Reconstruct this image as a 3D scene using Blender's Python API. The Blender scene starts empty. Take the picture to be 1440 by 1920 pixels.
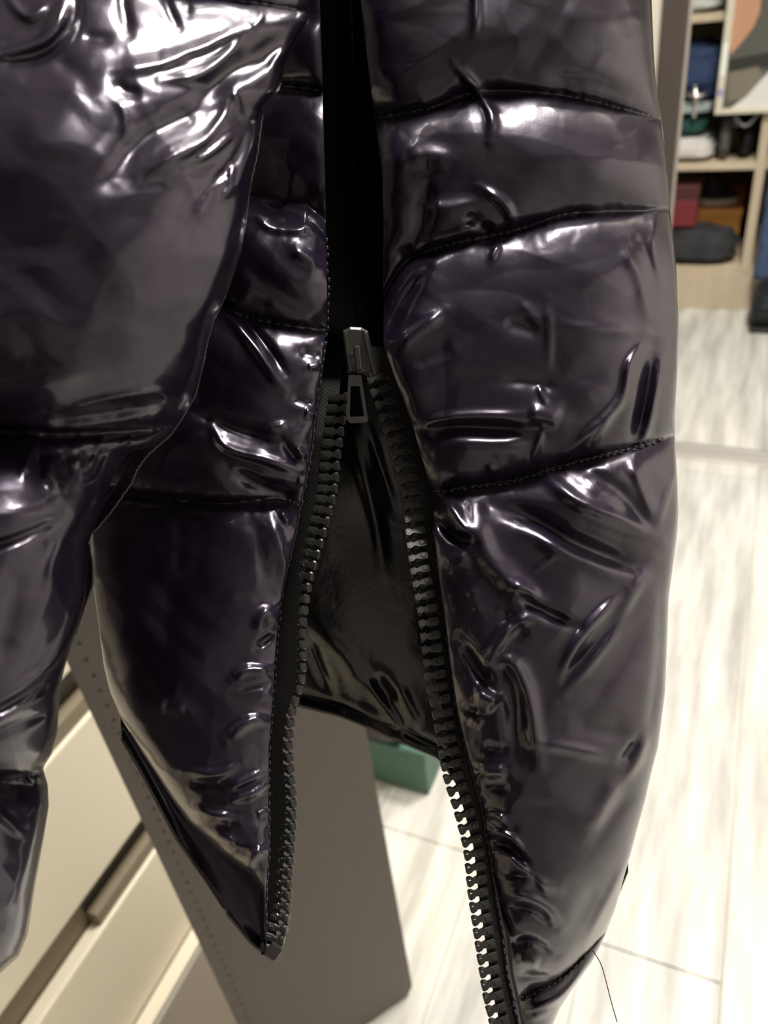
import bpy, math, random
import numpy as np
from mathutils import Matrix, Vector

# ---------------------------------------------------------------- camera
FPX, CAM_H = 1490.0, 1.10                      # focal length in px of the 1440x1920 frame, eye height
def _n(v): return v / np.linalg.norm(v)
_Z = -_n(np.array([280., -2140., -FPX]))       # world up seen from the camera (from the vertical vanishing point)
_Y = np.array([780., 1140., -FPX]); _Y = _n(_Y - _Y.dot(_Z) * _Z)   # floor-plank direction
_X = np.cross(_Y, _Z)
ROT = np.array([_X, _Y, _Z])                   # world = ROT @ camera
CAM = np.array([0., 0., CAM_H])

scene = bpy.context.scene
coll = scene.collection
cam_d = bpy.data.cameras.new('camera')
cam_d.sensor_fit = 'VERTICAL'
cam_d.sensor_height = 36.0; cam_d.sensor_width = 27.0
cam_d.lens = 36.0 * FPX / 1920.0
cam_d.clip_start = 0.01
cam_d.dof.use_dof = True
cam_d.dof.focus_distance = 0.252
cam_d.dof.aperture_fstop = 13.0
cam = bpy.data.objects.new('camera', cam_d)
M = Matrix([[*ROT[0], CAM[0]], [*ROT[1], CAM[1]], [*ROT[2], CAM[2]], [0, 0, 0, 1]])
cam.matrix_world = M
coll.objects.link(cam)
scene.camera = cam

# ---------------------------------------------------------------- world and exposure
w = bpy.data.worlds.new('world'); scene.world = w; w.use_nodes = True
w.node_tree.nodes['Background'].inputs[0].default_value = (0.9, 0.85, 0.8, 1)
w.node_tree.nodes['Background'].inputs[1].default_value = 0.15
vs = scene.view_settings
vs.view_transform = 'Standard'; vs.look = 'None'; vs.gamma = 1.0; vs.use_curve_mapping = False
vs.exposure = 0.12

# ---------------------------------------------------------------- helpers
def ray(x, y): return ROT @ np.array([x - 720., -(y - 960.), -FPX])
def on_y(x, y, Y): d = ray(x, y); return d * (Y / d[1]) + CAM
def on_z(x, y, z=0.): d = ray(x, y); return d * ((z - CAM_H) / d[2]) + CAM
def pix(X, Y, D):
    """pixels + depth (m along the view axis) -> world points, arrays in, (..,3) out"""
    X, Y, D = np.broadcast_arrays(np.asarray(X, float), np.asarray(Y, float), np.asarray(D, float))
    c = np.stack([(X - 720) / FPX * D, -(Y - 960) / FPX * D, -D], -1)
    return c @ ROT.T + CAM

def link(o, parent=None):
    coll.objects.link(o)
    if parent is not None: o.parent = parent
    return o
def empty(name, loc):
    o = bpy.data.objects.new(name, None); o.location = loc; o.empty_display_size = .05
    return link(o)
def wloc(o):
    v = Vector((0, 0, 0))
    while o is not None: v += o.location; o = o.parent
    return np.array(v)
def mesh_obj(name, V, F, mat, parent=None, smooth=True, uv=None):
    V = np.asarray(V, float).reshape(-1, 3)
    if parent is not None: V = V - wloc(parent)
    me = bpy.data.meshes.new(name)
    me.from_pydata(V.tolist(), [], [list(map(int, f)) for f in F])
    me.materials.append(mat)
    if smooth: me.polygons.foreach_set('use_smooth', [True] * len(me.polygons))
    if uv is not None:
        l = me.uv_layers.new(name='UVMap')
        idx = np.empty(len(me.loops), dtype=np.int32); me.loops.foreach_get('vertex_index', idx)
        l.data.foreach_set('uv', np.asarray(uv, dtype=np.float32)[idx].ravel())
    me.update()
    return link(bpy.data.objects.new(name, me), parent)
def grid_faces(nr, nc, off=0, flip=False):
    i = np.arange(nr - 1)[:, None] * nc + np.arange(nc - 1)[None, :] + off
    f = np.stack([i, i + nc, i + nc + 1, i + 1], -1).reshape(-1, 4)
    return f[:, ::-1] if flip else f
def tag(o, label=None, cat=None, group=None, kind=None):
    if label: o['label'] = label
    if cat: o['category'] = cat
    if group: o['group'] = group
    if kind: o['kind'] = kind
    return o
def box_vf(x0, x1, y0, y1, z0, z1, b=0.0):
    """box with chamfered edges"""
    import bmesh
    bm = bmesh.new()
    r = bmesh.ops.create_cube(bm, size=1.0)
    for v in bm.verts:
        v.co = Vector(((x0 + x1) / 2 + v.co.x * (x1 - x0), (y0 + y1) / 2 + v.co.y * (y1 - y0), (z0 + z1) / 2 + v.co.z * (z1 - z0)))
    if b > 0: bmesh.ops.bevel(bm, geom=bm.edges[:], offset=b, segments=2, affect='EDGES', profile=.5)
    bm.verts.index_update()
    V = [tuple(v.co) for v in bm.verts]; F = [[v.index for v in f.verts] for f in bm.faces]
    bm.free()
    return V, F
def box(name, x0, x1, y0, y1, z0, z1, mat, parent=None, b=0.0):
    V, F = box_vf(x0, x1, y0, y1, z0, z1, b)
    return mesh_obj(name, V, F, mat, parent, smooth=False)
def tube(name, pts, r, mat, parent=None, sides=6, closed=False):
    P = np.asarray(pts, float); n = len(P); V = []; F = []
    up = np.array([.3, .2, .93])
    for i in range(n):
        t = _n(P[min(i + 1, n - 1)] - P[max(i - 1, 0)] + 1e-9)
        a = np.cross(t, up); a = _n(a) if np.linalg.norm(a) > 1e-6 else np.array([1., 0, 0]); b_ = np.cross(t, a)
        rr = r[i] if hasattr(r, '__len__') else r
        for k in range(sides):
            an = 2 * math.pi * k / sides
            V.append(P[i] + rr * (math.cos(an) * a + math.sin(an) * b_))
    for i in range(n - 1):
        for k in range(sides):
            k2 = (k + 1) % sides
            F.append([i * sides + k, i * sides + k2, (i + 1) * sides + k2, (i + 1) * sides + k])
    F.append(list(range(sides))[::-1]); F.append([(n - 1) * sides + k for k in range(sides)])
    return mesh_obj(name, V, F, mat, parent)

# ---------------------------------------------------------------- noise
def vnoise(X, Y, seed=0):
    rs = np.random.RandomState(seed); T = rs.rand(64, 64)
    xi = np.floor(X).astype(int); yi = np.floor(Y).astype(int)
    fx = X - xi; fy = Y - yi
    fx = fx * fx * fx * (fx * (fx * 6 - 15) + 10); fy = fy * fy * fy * (fy * (fy * 6 - 15) + 10)
    g = lambda a, b: T[a % 64, b % 64]
    return (g(xi, yi) * (1 - fx) + g(xi + 1, yi) * fx) * (1 - fy) + (g(xi, yi + 1) * (1 - fx) + g(xi + 1, yi + 1) * fx) * fy
def fbm(X, Y, seed=0, o=3):
    s = 0; a = 1; t = 0
    for k in range(o):
        s = s + a * vnoise(X * 2 ** k, Y * 2 ** k, seed + k); t += a; a *= .5
    return s / t * 2 - 1

# ---------------------------------------------------------------- materials
def mat(name, col, rough=.5, spec=.5, metal=0., ior=1.5, **kw):
    m = bpy.data.materials.new(name); m.use_nodes = True
    b = m.node_tree.nodes['Principled BSDF']
    b.inputs['Base Color'].default_value = (*col, 1)
    b.inputs['Roughness'].default_value = rough
    b.inputs['Metallic'].default_value = metal
    b.inputs['IOR'].default_value = ior
    b.inputs['Specular IOR Level'].default_value = spec
    for k, v in kw.items(): b.inputs[k.replace('_', ' ')].default_value = v
    return m
def nodes(m): return m.node_tree, m.node_tree.nodes, m.node_tree.links, m.node_tree.nodes['Principled BSDF']
def add_noise(m, scale, c0, c1, stretch=(1, 1, 1), detail=4, rough=.6, lo=.3, hi=.7):
    """colour mottling between c0 and c1 in object space"""
    t, N, L, b = nodes(m)
    tc = N.new('ShaderNodeTexCoord'); mp = N.new('ShaderNodeMapping'); mp.inputs['Scale'].default_value = stretch
    no = N.new('ShaderNodeTexNoise'); no.inputs['Scale'].default_value = scale; no.inputs['Detail'].default_value = detail; no.inputs['Roughness'].default_value = rough
    cr = N.new('ShaderNodeValToRGB'); cr.color_ramp.elements[0].position = lo; cr.color_ramp.elements[1].position = hi
    cr.color_ramp.elements[0].color = (*c0, 1); cr.color_ramp.elements[1].color = (*c1, 1)
    L.new(tc.outputs['Object'], mp.inputs[0]); L.new(mp.outputs[0], no.inputs['Vector']); L.new(no.outputs[0], cr.inputs[0])
    L.new(cr.outputs[0], b.inputs['Base Color'])
    return cr
def add_bump(m, scale, dist, strength=1., stretch=(1, 1, 1), detail=2):
    t, N, L, b = nodes(m)
    tc = N.new('ShaderNodeTexCoord'); mp = N.new('ShaderNodeMapping'); mp.inputs['Scale'].default_value = stretch
    no = N.new('ShaderNodeTexNoise'); no.inputs['Scale'].default_value = scale; no.inputs['Detail'].default_value = detail
    bu = N.new('ShaderNodeBump'); bu.inputs['Strength'].default_value = strength; bu.inputs['Distance'].default_value = dist
    L.new(tc.outputs['Object'], mp.inputs[0]); L.new(mp.outputs[0], no.inputs['Vector']); L.new(no.outputs[0], bu.inputs['Height'])
    if b.inputs['Normal'].is_linked: L.new(b.inputs['Normal'].links[0].from_socket, bu.inputs['Normal'])
    L.new(bu.outputs[0], b.inputs['Normal'])

M_SHELL = mat('glossy_aubergine_nylon', (.0105, .007, .017), .28, .5, ior=1.57, Coat_Weight=.65, Coat_Roughness=.12, Coat_IOR=1.5, Specular_Tint=(.86, .76, 1., 1.))
add_bump(M_SHELL, 150, .0005, .18, detail=2)
add_bump(M_SHELL, 1900, .00005, .4, (1, 1, .35), 2)
M_LINING = mat('black_lining', (.006, .0055, .007), .22, .5, ior=1.75)
add_bump(M_LINING, 300, .0004, .4)
M_TAPE = mat('black_zip_tape', (.022, .022, .021), .55, .5)
M_ZIPSHADED = mat('zip_tape_shaded', (.004, .004, .004), .9, 0.)  # darker copy of the zip tape, shade of the closed stretch in its colour
M_TOOTH = mat('black_plastic', (.032, .032, .03), .32, .7)
M_METAL = mat('black_enamel_metal', (.10, .10, .095), .22, .8, .75)
M_THREAD = mat('black_thread', (.012, .01, .014), .5)
M_STITCH = mat('dark_stitch', (.05, .043, .055), .25)

M_PLANKS = []
for k, (a, b_) in enumerate([((.40, .395, .37), (.72, .715, .68)), ((.36, .355, .335), (.69, .685, .655)), ((.45, .44, .40), (.74, .73, .68))]):
    m = mat('bleached_wood', (.8, .78, .7), .38, .4)
    add_noise(m, 9, a, b_, (3.2, .32, 1), 6, .62, .33, .62)
    add_bump(m, 30, .0006, .4, (3., .3, 1), 3)
    M_PLANKS.append(m)
M_JOINT = mat('plank_joint', (.52, .48, .40), .7)
M_WALL = mat('warm_wall', (.62, .58, .52), .7)
M_CEIL = mat('ceiling_paint', (.42, .41, .40), .8)
M_CREAM = mat('cream_laminate', (.8, .73, .58), .45)
add_noise(M_CREAM, 3, (.78, .71, .56), (.82, .75, .60), (1, 1, 1), 3)
M_WARD = mat('wardrobe_oak', (.60, .50, .36), .5)
add_noise(M_WARD, 6, (.55, .455, .32), (.64, .54, .40), (4, 1, .4), 4)
M_WBACK = mat('wardrobe_back', (.10, .085, .07), .7)
M_TAUPE = mat('taupe_board', (.135, .118, .10), .55)
add_noise(M_TAUPE, 220, (.125, .108, .092), (.145, .128, .11), (1, 1, 1), 2)
M_POST = mat('taupe_profile', (.062, .051, .046), .4)
M_GROOVE = mat('drawer_groove', (.22, .18, .12), .6)
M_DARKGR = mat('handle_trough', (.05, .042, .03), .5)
M_ALU = mat('aluminium', (.75, .73, .70), .3, metal=.8)
M_LAMP = bpy.data.materials.new('lamp_diffuser'); M_LAMP.use_nodes = True
_b = M_LAMP.node_tree.nodes['Principled BSDF']
_b.inputs['Emission Color'].default_value = (1, .95, .87, 1); _b.inputs['Emission Strength'].default_value = 115.0
M_LAMPRIM = mat('lamp_rim', (.75, .75, .74), .4)

# ---------------------------------------------------------------- ceiling lamps (x, y, radius, strength factor)
CEIL_Z = 2.55
def ceiling_lamp(x, y, r, label):
    root = empty('ceiling_lamp', (x, y, CEIL_Z)); tag(root, label, 'lamp')
    def lathe(name, prof, m):
        V = []; F = []; n = 32
        for (rr, z) in prof:
            for k in range(n): V.append((x + rr * math.cos(2 * math.pi * k / n), y + rr * math.sin(2 * math.pi * k / n), CEIL_Z + z))
        for i in range(len(prof) - 1):
            for k in range(n):
                k2 = (k + 1) % n; F.append([i * n + k, (i + 1) * n + k, (i + 1) * n + k2, i * n + k2])
        F.append([(len(prof) - 1) * n + k for k in range(n)])
        return mesh_obj(name, V, F, m, root)
    lathe('rim', [(r * 1.12, 0), (r * 1.12, -.03), (r * 1.05, -.04), (r * 1.0, -.035), (r, -.02)], M_LAMPRIM)
    lathe('diffuser', [(r, -.022), (r * .95, -.045), (r * .7, -.055), (.01, -.058)], M_LAMP)
ceiling_lamp(.10, .75, .16, 'round white ceiling lamp above the hanging coat')
ceiling_lamp(.20, 1.38, .22, 'round white ceiling lamp above the pale plank floor')

# ---------------------------------------------------------------- room shell
RX0, RX1, RY0, RY1 = -1.05, 1.7, -1.62, 3.36
fl = box('floor', RX0, RX1, RY0, RY1, -.05, -.004, M_JOINT); tag(fl, kind='structure')
PW = .17
random.seed(4)
xs = np.arange(.10 - PW * 7, RX1, PW)
mesh_cache = {}
for i, x in enumerate(xs):
    x0, x1 = max(x, RX0), min(x + PW, RX1)
    if x1 - x0 < .03: continue
    y = RY0 - random.random() * .9
    if abs(x + .07) < .01: y = .565 - 1.2 * 3
    if abs(x - .10) < .01: y = .36 - 1.2 * 2
    while y < RY1:
        a, b_ = max(y, RY0), min(y + 1.2, RY1)
        if b_ - a > .02:
            box('plank', x0 + .0007, x1 - .0007, a + .0007, b_ - .0007, -.01, 0, random.choice(M_PLANKS), fl, .0008)
        y += 1.2
tag(box('ceiling', RX0, RX1, RY0, RY1, CEIL_Z, CEIL_Z + .05, M_CEIL), kind='structure')
tag(box('wall_left', RX0 - .05, RX0, RY0, RY1, 0, CEIL_Z, mat('dark_wall', (.06, .05, .048), .7)), kind='structure')
tag(box('wall_right', RX1, RX1 + .05, RY0, RY1, 0, CEIL_Z, mat('white_wall', (.85, .82, .77), .7)), kind='structure')
tag(box('wall_back', RX0, RX1, RY0 - .05, RY0, 0, CEIL_Z, mat('mauve_wall', (.38, .35, .36), .7)), kind='structure')
tag(box('wall_front', RX0, RX1, RY1, RY1 + .05, 0, CEIL_Z, M_WALL), kind='structure')
tag(box('trim_1', RX0, RX1, 1.81, 1.89, 2.1, CEIL_Z, M_WALL), kind='structure')     # header over the sliding door opening

# unseen dark wardrobe behind the camera, added so the coat has something dark to reflect
bw = empty('added_dark_wardrobe', (-.5, -1.3, 0)); tag(bw, 'tall dark wardrobe added unseen behind the camera for the coat to reflect', 'wardrobe')
M_WALNUT = mat('walnut', (.022, .016, .013), .5)
box('body', -1.03, .12, -1.60, -1.02, .0, 2.50, M_WALNUT, bw, .004)
for k in range(2):
    d_ = box('wardrobe_door', -1.025 + k * .572, -.459 + k * .572, -1.019, -.998, .08, 2.48, M_WALNUT, bw, .004)
    box('door_handle', -.50 + k * .09, -.485 + k * .09, -.997, -.97, 1.0, 1.2, M_ALU, d_, .003)

# floor track
tr = empty('floor_track', (0, 1.85, 0)); tag(tr, 'silver metal sliding door track set across the plank floor', 'track')
box('track_base', -1.0, 1.65, 1.818, 1.884, .0005, .004, M_ALU, tr, .001)
for yy in (1.826, 1.85, 1.876): box('rail', -1.0, 1.65, yy - .004, yy + .004, .004, .012, M_ALU, tr, .001)

# sliding door: taupe profile and pale panel
sd = empty('sliding_door', (-.5, 1.85, .012)); tag(sd, 'taupe framed sliding door with a pale panel behind the coat', 'door')
box('door_stile', -.211, -.163, 1.838, 1.862, .013, 2.1, M_POST, sd, .003)
box('edge_strip', -.163, -.158, 1.842, 1.860, .013, 2.1, mat('edge_strip', (.36, .33, .30), .4), sd, .001)
box('door_panel', -.95, -.2125, 1.845, 1.856, .06, 2.06, mat('pale_panel', (.62, .58, .50), .35), sd, .001)
box('bottom_rail', -.95, -.2125, 1.838, 1.862, .013, .06, M_POST, sd, .002)
box('door_stile', -1.0, -.95, 1.838, 1.862, .013, 2.1, M_POST, sd, .003)
box('top_rail', -.95, -.2125, 1.838, 1.862, 2.06, 2.1, M_POST, sd, .002)

# ---------------------------------------------------------------- wardrobe
WY = 2.82
wd = empty('wardrobe', (-.06, WY + .25, 0)); tag(wd, 'tall open oak wardrobe with shelves full of clothes', 'wardrobe')
box('plinth', -.75, .64, WY, WY + .48, 0, .128, M_WARD, wd, .002)
for x in (-.76, -.012, .64): box('side_panel', x, x + .028, WY - .002, WY + .5, .0 if x != -.012 else .128, 2.3, M_WARD, wd, .002)
for z in (.128, .448, .852, 1.26, 1.66, 2.28):
    for x0, x1 in ((-.732, -.012), (.016, .64)): box('shelf', x0, x1, WY + .004, WY + .48, z, z + .02, M_WARD, wd, .002)
box('back_panel', -.732, .64, WY + .482, WY + .49, .128, 2.28, M_WBACK, wd)

# ---------------------------------------------------------------- drawer unit at the left
DX = -.586
du = empty('drawer_unit', (DX - .2, .3, 0)); tag(du, 'cream drawer unit with recessed dark handle grooves', 'drawer unit')
box('carcass', RX0 + .004, DX - .022, -.9, 1.15, .0, .98, M_GROOVE, du)
for z0, z1 in ((.012, .200), (.266, .462), (.528, .724), (.79, .965)):
    box('drawer_front', DX - .02, DX, -.9, 1.15, z0, z1, M_CREAM, du, .003)
for z0 in (.2, .462, .724):
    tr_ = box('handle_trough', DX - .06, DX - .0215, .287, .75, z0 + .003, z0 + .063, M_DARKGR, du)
    box('handle_lip', DX - .021, DX - .004, .287, .75, z0 + .001, z0 + .022, M_GROOVE, du, .002)
box('top_board', RX0 + .004, DX + .004, -.9, 1.15, .98, 1.0, M_CREAM, du, .002)

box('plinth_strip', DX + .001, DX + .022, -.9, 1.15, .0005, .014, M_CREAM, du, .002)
shade_ = box('floor_shade_sheet', DX + .026, -.40, -.5, .44, .0005, .007, mat('floor_shade_taupe', (.17, .145, .115), .9), None, .002)  # added sheet that darkens the floor in place of the board's shadow
tag(shade_, 'thin taupe sheet added as floor shade along the cream drawer unit', 'mat')

# ---------------------------------------------------------------- taupe board on the floor
A = np.array([-.386, .257]); B = np.array([-.263, .422]); bd = _n(B - A); bn = np.array([bd[1], -bd[0]])
tb = empty('upright_board', ((A + B)[0] / 2, (A + B)[1] / 2, 0)); tag(tb, 'upright taupe board with rounded corners standing on the floor', 'board')
def board_mesh():
    W = np.linalg.norm(B - A); Ht = .86; r = .022; prof = []
    for cx, cz, a0 in ((W - r, r, -90), (W - r, Ht - r, 0), (r, Ht - r, 90), (r, r, 180)):
        for k in range(9):
            a = math.radians(a0 + k * 90 / 8); prof.append((cx + r * math.cos(a), cz + r * math.sin(a)))
    V = []; n = len(prof); th = .018
    for off in (0, th):
        for s, z in prof:
            p = A + bd * s - bn * off; V.append((p[0], p[1], z))
    F = [list(range(n)), [n + k for k in range(n)][::-1]] + [[k, n + k, n + (k + 1) % n, (k + 1) % n] for k in range(n)]
    return V, F
V, F = board_mesh(); mesh_obj('panel', V, F, M_TAUPE, tb, smooth=False)
M_HOLE = mat('punched_hole', (.075, .064, .055), .7)
for k in range(52):      # row of small punched holes along the edge
    z = .06 + k * .0155; c = A + bd * .012 + bn * .0004
    V = []
    for q in range(8):
        a = q * math.pi / 4; p = c + bd * .0013 * math.cos(a); V.append((p[0], p[1], z + .0013 * math.sin(a)))
    V += [(p_[0] + bn[0] * .0004, p_[1] + bn[1] * .0004, p_[2]) for p_ in V]
    mesh_obj('edge_hole', V, [list(range(8, 16))] + [[q, (q + 1) % 8, 8 + (q + 1) % 8, 8 + q] for q in range(8)], M_HOLE, tb, smooth=False)

# green box and grey bag on the floor behind the board
gx = empty('storage_box', (-.40, .78, 0)); tag(gx, 'small green box on the plank floor behind the taupe board', 'box')
M_GREEN = mat('green_card', (.055, .135, .095), .5)
box('box_body', -.455, -.345, .705, .86, .0005, .088, M_GREEN, gx, .002)
box('box_lid', -.457, -.343, .703, .862, .089, .104, mat('green_card_lid', (.06, .15, .105), .5), gx, .003)

# ================================================================ the coat
coat = empty('puffer_coat', tuple(pix(720, 1990, .27)))
tag(coat, 'glossy dark aubergine puffer coat hanging with its front zip half open', 'coat')

def tab(y, pts, key=1):
    """x as a smooth function of y from (x, y) pairs"""
    p = np.array(sorted(pts, key=lambda q: q[1]), float)
    yy = np.linspace(p[0, 1] - 60, p[-1, 1] + 60, 4000)
    xx = np.interp(yy, p[:, 1], p[:, 0])
    st = yy[1] - yy[0]; k = max(3, int(key / st)) | 1
    if k > 3:
        xp = np.pad(xx, k // 2, mode='edge'); xx = np.convolve(xp, np.ones(k) / k, 'valid')
    return np.interp(y, yy, xx)

def poly_dist(X, Y, pts):
    """distance, signed side and position along a polyline"""
    best = np.full(X.shape, 1e9); side = np.zeros(X.shape); along = np.zeros(X.shape)
    acc = 0.
    for (x0, y0), (x1, y1) in zip(pts[:-1], pts[1:]):
        dx, dy = x1 - x0, y1 - y0; L2 = dx * dx + dy * dy; L = math.sqrt(L2)
        t = np.clip(((X - x0) * dx + (Y - y0) * dy) / L2, 0, 1)
        ex, ey = X - (x0 + t * dx), Y - (y0 + t * dy)
        d = np.hypot(ex, ey); m = d < best
        best = np.where(m, d, best)
        side = np.where(m, np.sign(dx * ey - dy * ex), side)
        along = np.where(m, acc + t * L, along); acc += L
    return best, side, along, acc

def smooth_line(pts, n=5):
    """Catmull-Rom resampling of a hand-drawn line"""
    P = np.array(pts, float)
    if len(P) < 3: return [tuple(p) for p in P]
    Q = np.vstack([2 * P[0] - P[1], P, 2 * P[-1] - P[-2]]); out = []
    for i in range(1, len(Q) - 2):
        for k in range(n):
            t = k / n
            out.append(.5 * ((2 * Q[i]) + (-Q[i - 1] + Q[i + 1]) * t + (2 * Q[i - 1] - 5 * Q[i] + 4 * Q[i + 1] - Q[i + 2]) * t * t + (-Q[i - 1] + 3 * Q[i] - 3 * Q[i + 1] + Q[i + 2]) * t ** 3))
    out.append(P[-1])
    return [tuple(p) for p in out]

STROKE = .72
def strokes(X, Y, H, items, k=1.):
    """add fold ridges (h>0) and creases (h<0): (points, width on the left side, width on the right side, height)"""
    for it in items:
        pts, w1, w2, h = it
        pts = smooth_line(pts, 4); P = np.array(pts); w = max(w1, w2) * 2.6
        m = (X > P[:, 0].min() - w) & (X < P[:, 0].max() + w) & (Y > P[:, 1].min() - w) & (Y < P[:, 1].max() + w)
        if not m.any(): continue
        d, s, a, L = poly_dist(X[m], Y[m], pts)
        ww = np.where(s > 0, w2, w1)
        e = np.clip(np.minimum(a, L - a) / max(L * .3, 1), 0, 1)
        tp = .25 + .75 * e * e * (3 - 2 * e)
        H[m] += k * STROKE * h * tp * np.exp(-(d / ww) ** 2)

def puff(X, Y, seams, w, A, pucker=0., seed=1, wav=34.):
    dmin = np.full(X.shape, 1e9); H = np.zeros(X.shape)
    for k, s in enumerate(seams):
        d, sd, a, L = poly_dist(X, Y, smooth_line(s, 4))
        dmin = np.minimum(dmin, d)
        if pucker:
            nz = fbm(a / wav + 7 * k + np.where(sd > 0, 31.7, 0), d / 90 + .3 * fbm(a / 60, d / 60, seed + 5), seed + 11 * k, 2)
            H += pucker * nz * np.exp(-d / 45.) * np.clip(d / 6, 0, 1)
            H += .35 * pucker * fbm(a / 11. + 3 * k + np.where(sd > 0, 17.3, 0), d / 40, seed + 13 * k + 1, 1) * np.exp(-d / 16.) * np.clip(d / 3, 0, 1)
    t = np.clip(dmin / w, 0, 1)
    return H + A * np.sqrt(np.clip(1 - (1 - t) ** 2, 0, 1)), dmin

def wrinkle(X, Y, ang, lx, ly, seed):
    c, s = math.cos(ang), math.sin(ang)
    u, v = X * c + Y * s, -X * s + Y * c
    u = u + 40 * fbm(X / 160, Y / 160, seed + 50, 2); v = v + 40 * fbm(X / 160 + 9, Y / 160, seed + 51, 2)
    n = vnoise(u / lx + 3.1, v / ly + 8.2, seed)
    return (1 - np.abs(2 * n - 1)) ** 2

def crumple(X, Y, wl, seed, n=4):
    """soft facets: warped triangle waves in several directions"""
    rs = np.random.RandomState(seed); H = 0
    wx = X + .35 * wl * fbm(X / wl / 1.6, Y / wl / 1.6, seed + 3, 2); wy = Y + .35 * wl * fbm(X / wl / 1.6 + 5, Y / wl / 1.6, seed + 4, 2)
    for k in range(n):
        a = rs.rand() * math.pi; p = (wx * math.cos(a) + wy * math.sin(a)) / (wl * (.7 + .8 * rs.rand())) + rs.rand()
        f = np.abs(p % 1 * 2 - 1); am = np.clip(vnoise(X / wl / 1.3 + 11 * k, Y / wl / 1.3, seed + 20 + k) * 1.6 - .3, 0, 1)
        H = H + f * am
    return H - n * .25

def panel(name, L, R, y0, y1, ny, nx, D, hfun, m, back, roll=(60, 60), rollh=(50, 50), parent=None, key=40, back_in=14):
    """a padded piece: front surface with relief plus a closed back; x runs between two traced outlines"""
    y = np.concatenate([np.linspace(y0, -150, 110)[:-1], np.linspace(-150, y1, ny)]); ny = len(y); xl = tab(y, L, key); xr = np.maximum(tab(y, R, key), xl + 2)
    u = .5 - .5 * np.cos(np.linspace(0, math.pi, nx)); u = .6 * u + .4 * np.linspace(0, 1, nx)
    X = xl[:, None] + (xr - xl)[:, None] * u[None, :]; Y = np.repeat(y[:, None], nx, 1)
    H = hfun(X, Y, xl[:, None], xr[:, None])
    for edge, rr, rh in ((X - xl[:, None], roll[0], rollh[0]), (xr[:, None] - X, roll[1], rollh[1])):
        if rr > 0:
            t = np.clip(edge / rr, 0, 1); rh = rh(Y) if callable(rh) else rh; H = H - rh * (1 - np.sqrt(np.clip(1 - (1 - t) ** 2, 0, 1)))
    Dm = (D(X, Y) if callable(D) else D) * np.ones_like(X)
    front = pix(X, Y, Dm - H * Dm / FPX)
    nb = 8; ub = np.linspace(0, 1, nb)
    ins = np.minimum(back_in, (xr - xl) * .3)[:, None]
    Xb = (xl[:, None] + ins) + (xr[:, None] - xl[:, None] - 2 * ins) * ub[None, :]; Yb = np.repeat(y[:, None], nb, 1)
    Hmin = np.minimum(H[:, :1], H[:, -1:]).min(); Dm0 = (D(Xb, Yb) if callable(D) else D) * np.ones_like(Xb)
    hl, hr = H[:, :1], H[:, -1:]
    Hb = hl + (hr - hl) * ub[None, :] - back * (.35 + .65 * np.sin(math.pi * ub))[None, :]
    bk = pix(Xb, Yb, Dm0 - Hb * Dm0 / FPX)
    V = np.vstack([front.reshape(-1, 3), bk.reshape(-1, 3)]); o = ny * nx
    F = [grid_faces(ny, nx), grid_faces(ny, nb, o, True)]
    i = np.arange(ny - 1)
    F.append(np.stack([i * nx, o + i * nb, o + (i + 1) * nb, (i + 1) * nx], -1))
    F.append(np.stack([i * nx + nx - 1, (i + 1) * nx + nx - 1, o + (i + 1) * nb + nb - 1, o + i * nb + nb - 1], -1))
    F = [list(f) for f in np.vstack(F)]
    F.append([k for k in range(nx)][::-1] + [o + k for k in range(nb)])
    F.append([(ny - 1) * nx + k for k in range(nx)] + [o + (ny - 1) * nb + k for k in range(nb)][::-1])
    ob = mesh_obj(name, V, F, m, parent)
    return ob

# traced seam lines beside the zip (x, y)
ZL = [(596, -300), (600, 0), (606, 200), (611, 400), (614, 560), (612, 620), (600, 700), (592, 760), (582, 850), (562, 950), (553, 1000), (529, 1100), (518, 1200), (512, 1300), (504, 1400), (503, 1500), (503, 1600), (499, 1660), (497, 1720), (500, 1775)]
ZR = [(668, -300), (676, 0), (690, 130), (702, 220), (716, 320), (719, 450), (719, 640), (726, 670), (748, 730), (773, 797), (791, 860), (811, 930), (814, 1000), (823, 1077), (832, 1133), (844, 1233), (856, 1320), (873, 1395), (905, 1511), (919, 1590), (932, 1680), (945, 1750), (953, 1825), (966, 1882), (982, 1960), (1000, 2040)]
D_RIGHT, D_LEFT, D_SLEEVE, D_BACK = .256, .258, .222, .300

# ---- right front (beside the pale floor)
RR = [(1190, -300), (1222, 0), (1226, 100), (1230, 160), (1241, 230), (1250, 300), (1257, 400), (1268, 500), (1272, 600), (1270, 700), (1265, 780), (1266, 830), (1270, 900), (1272, 960), (1270, 1000), (1262, 1060), (1254, 1120), (1251, 1200), (1247, 1300), (1234, 1400), (1221, 1450), (1210, 1500), (1196, 1550), (1183, 1600), (1171, 1640), (1155, 1700), (1132, 1760), (1112, 1800), (1070, 1860), (1050, 1890), (1037, 1920), (1022, 1960), (1006, 2040)]
SEAMS_R = [[(600, -1500), (900, -1510), (1240, -1490)], [(610, -1070), (900, -1080), (1240, -1060)], [(620, -640), (900, -655), (1240, -630)], [(640, -215), (900, -235), (1240, -200)],
           [(700, 222), (800, 205), (900, 172), (1050, 178), (1190, 210), (1260, 232)],
           [(715, 560), (760, 492), (830, 462), (960, 434), (1060, 402), (1150, 396), (1280, 392)],
           [(806, 924), (880, 912), (960, 901), (1018, 883), (1100, 860), (1200, 836), (1285, 812)],
           [(955, 1885), (1010, 1856), (1060, 1826), (1105, 1782), (1150, 1730)]]
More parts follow.
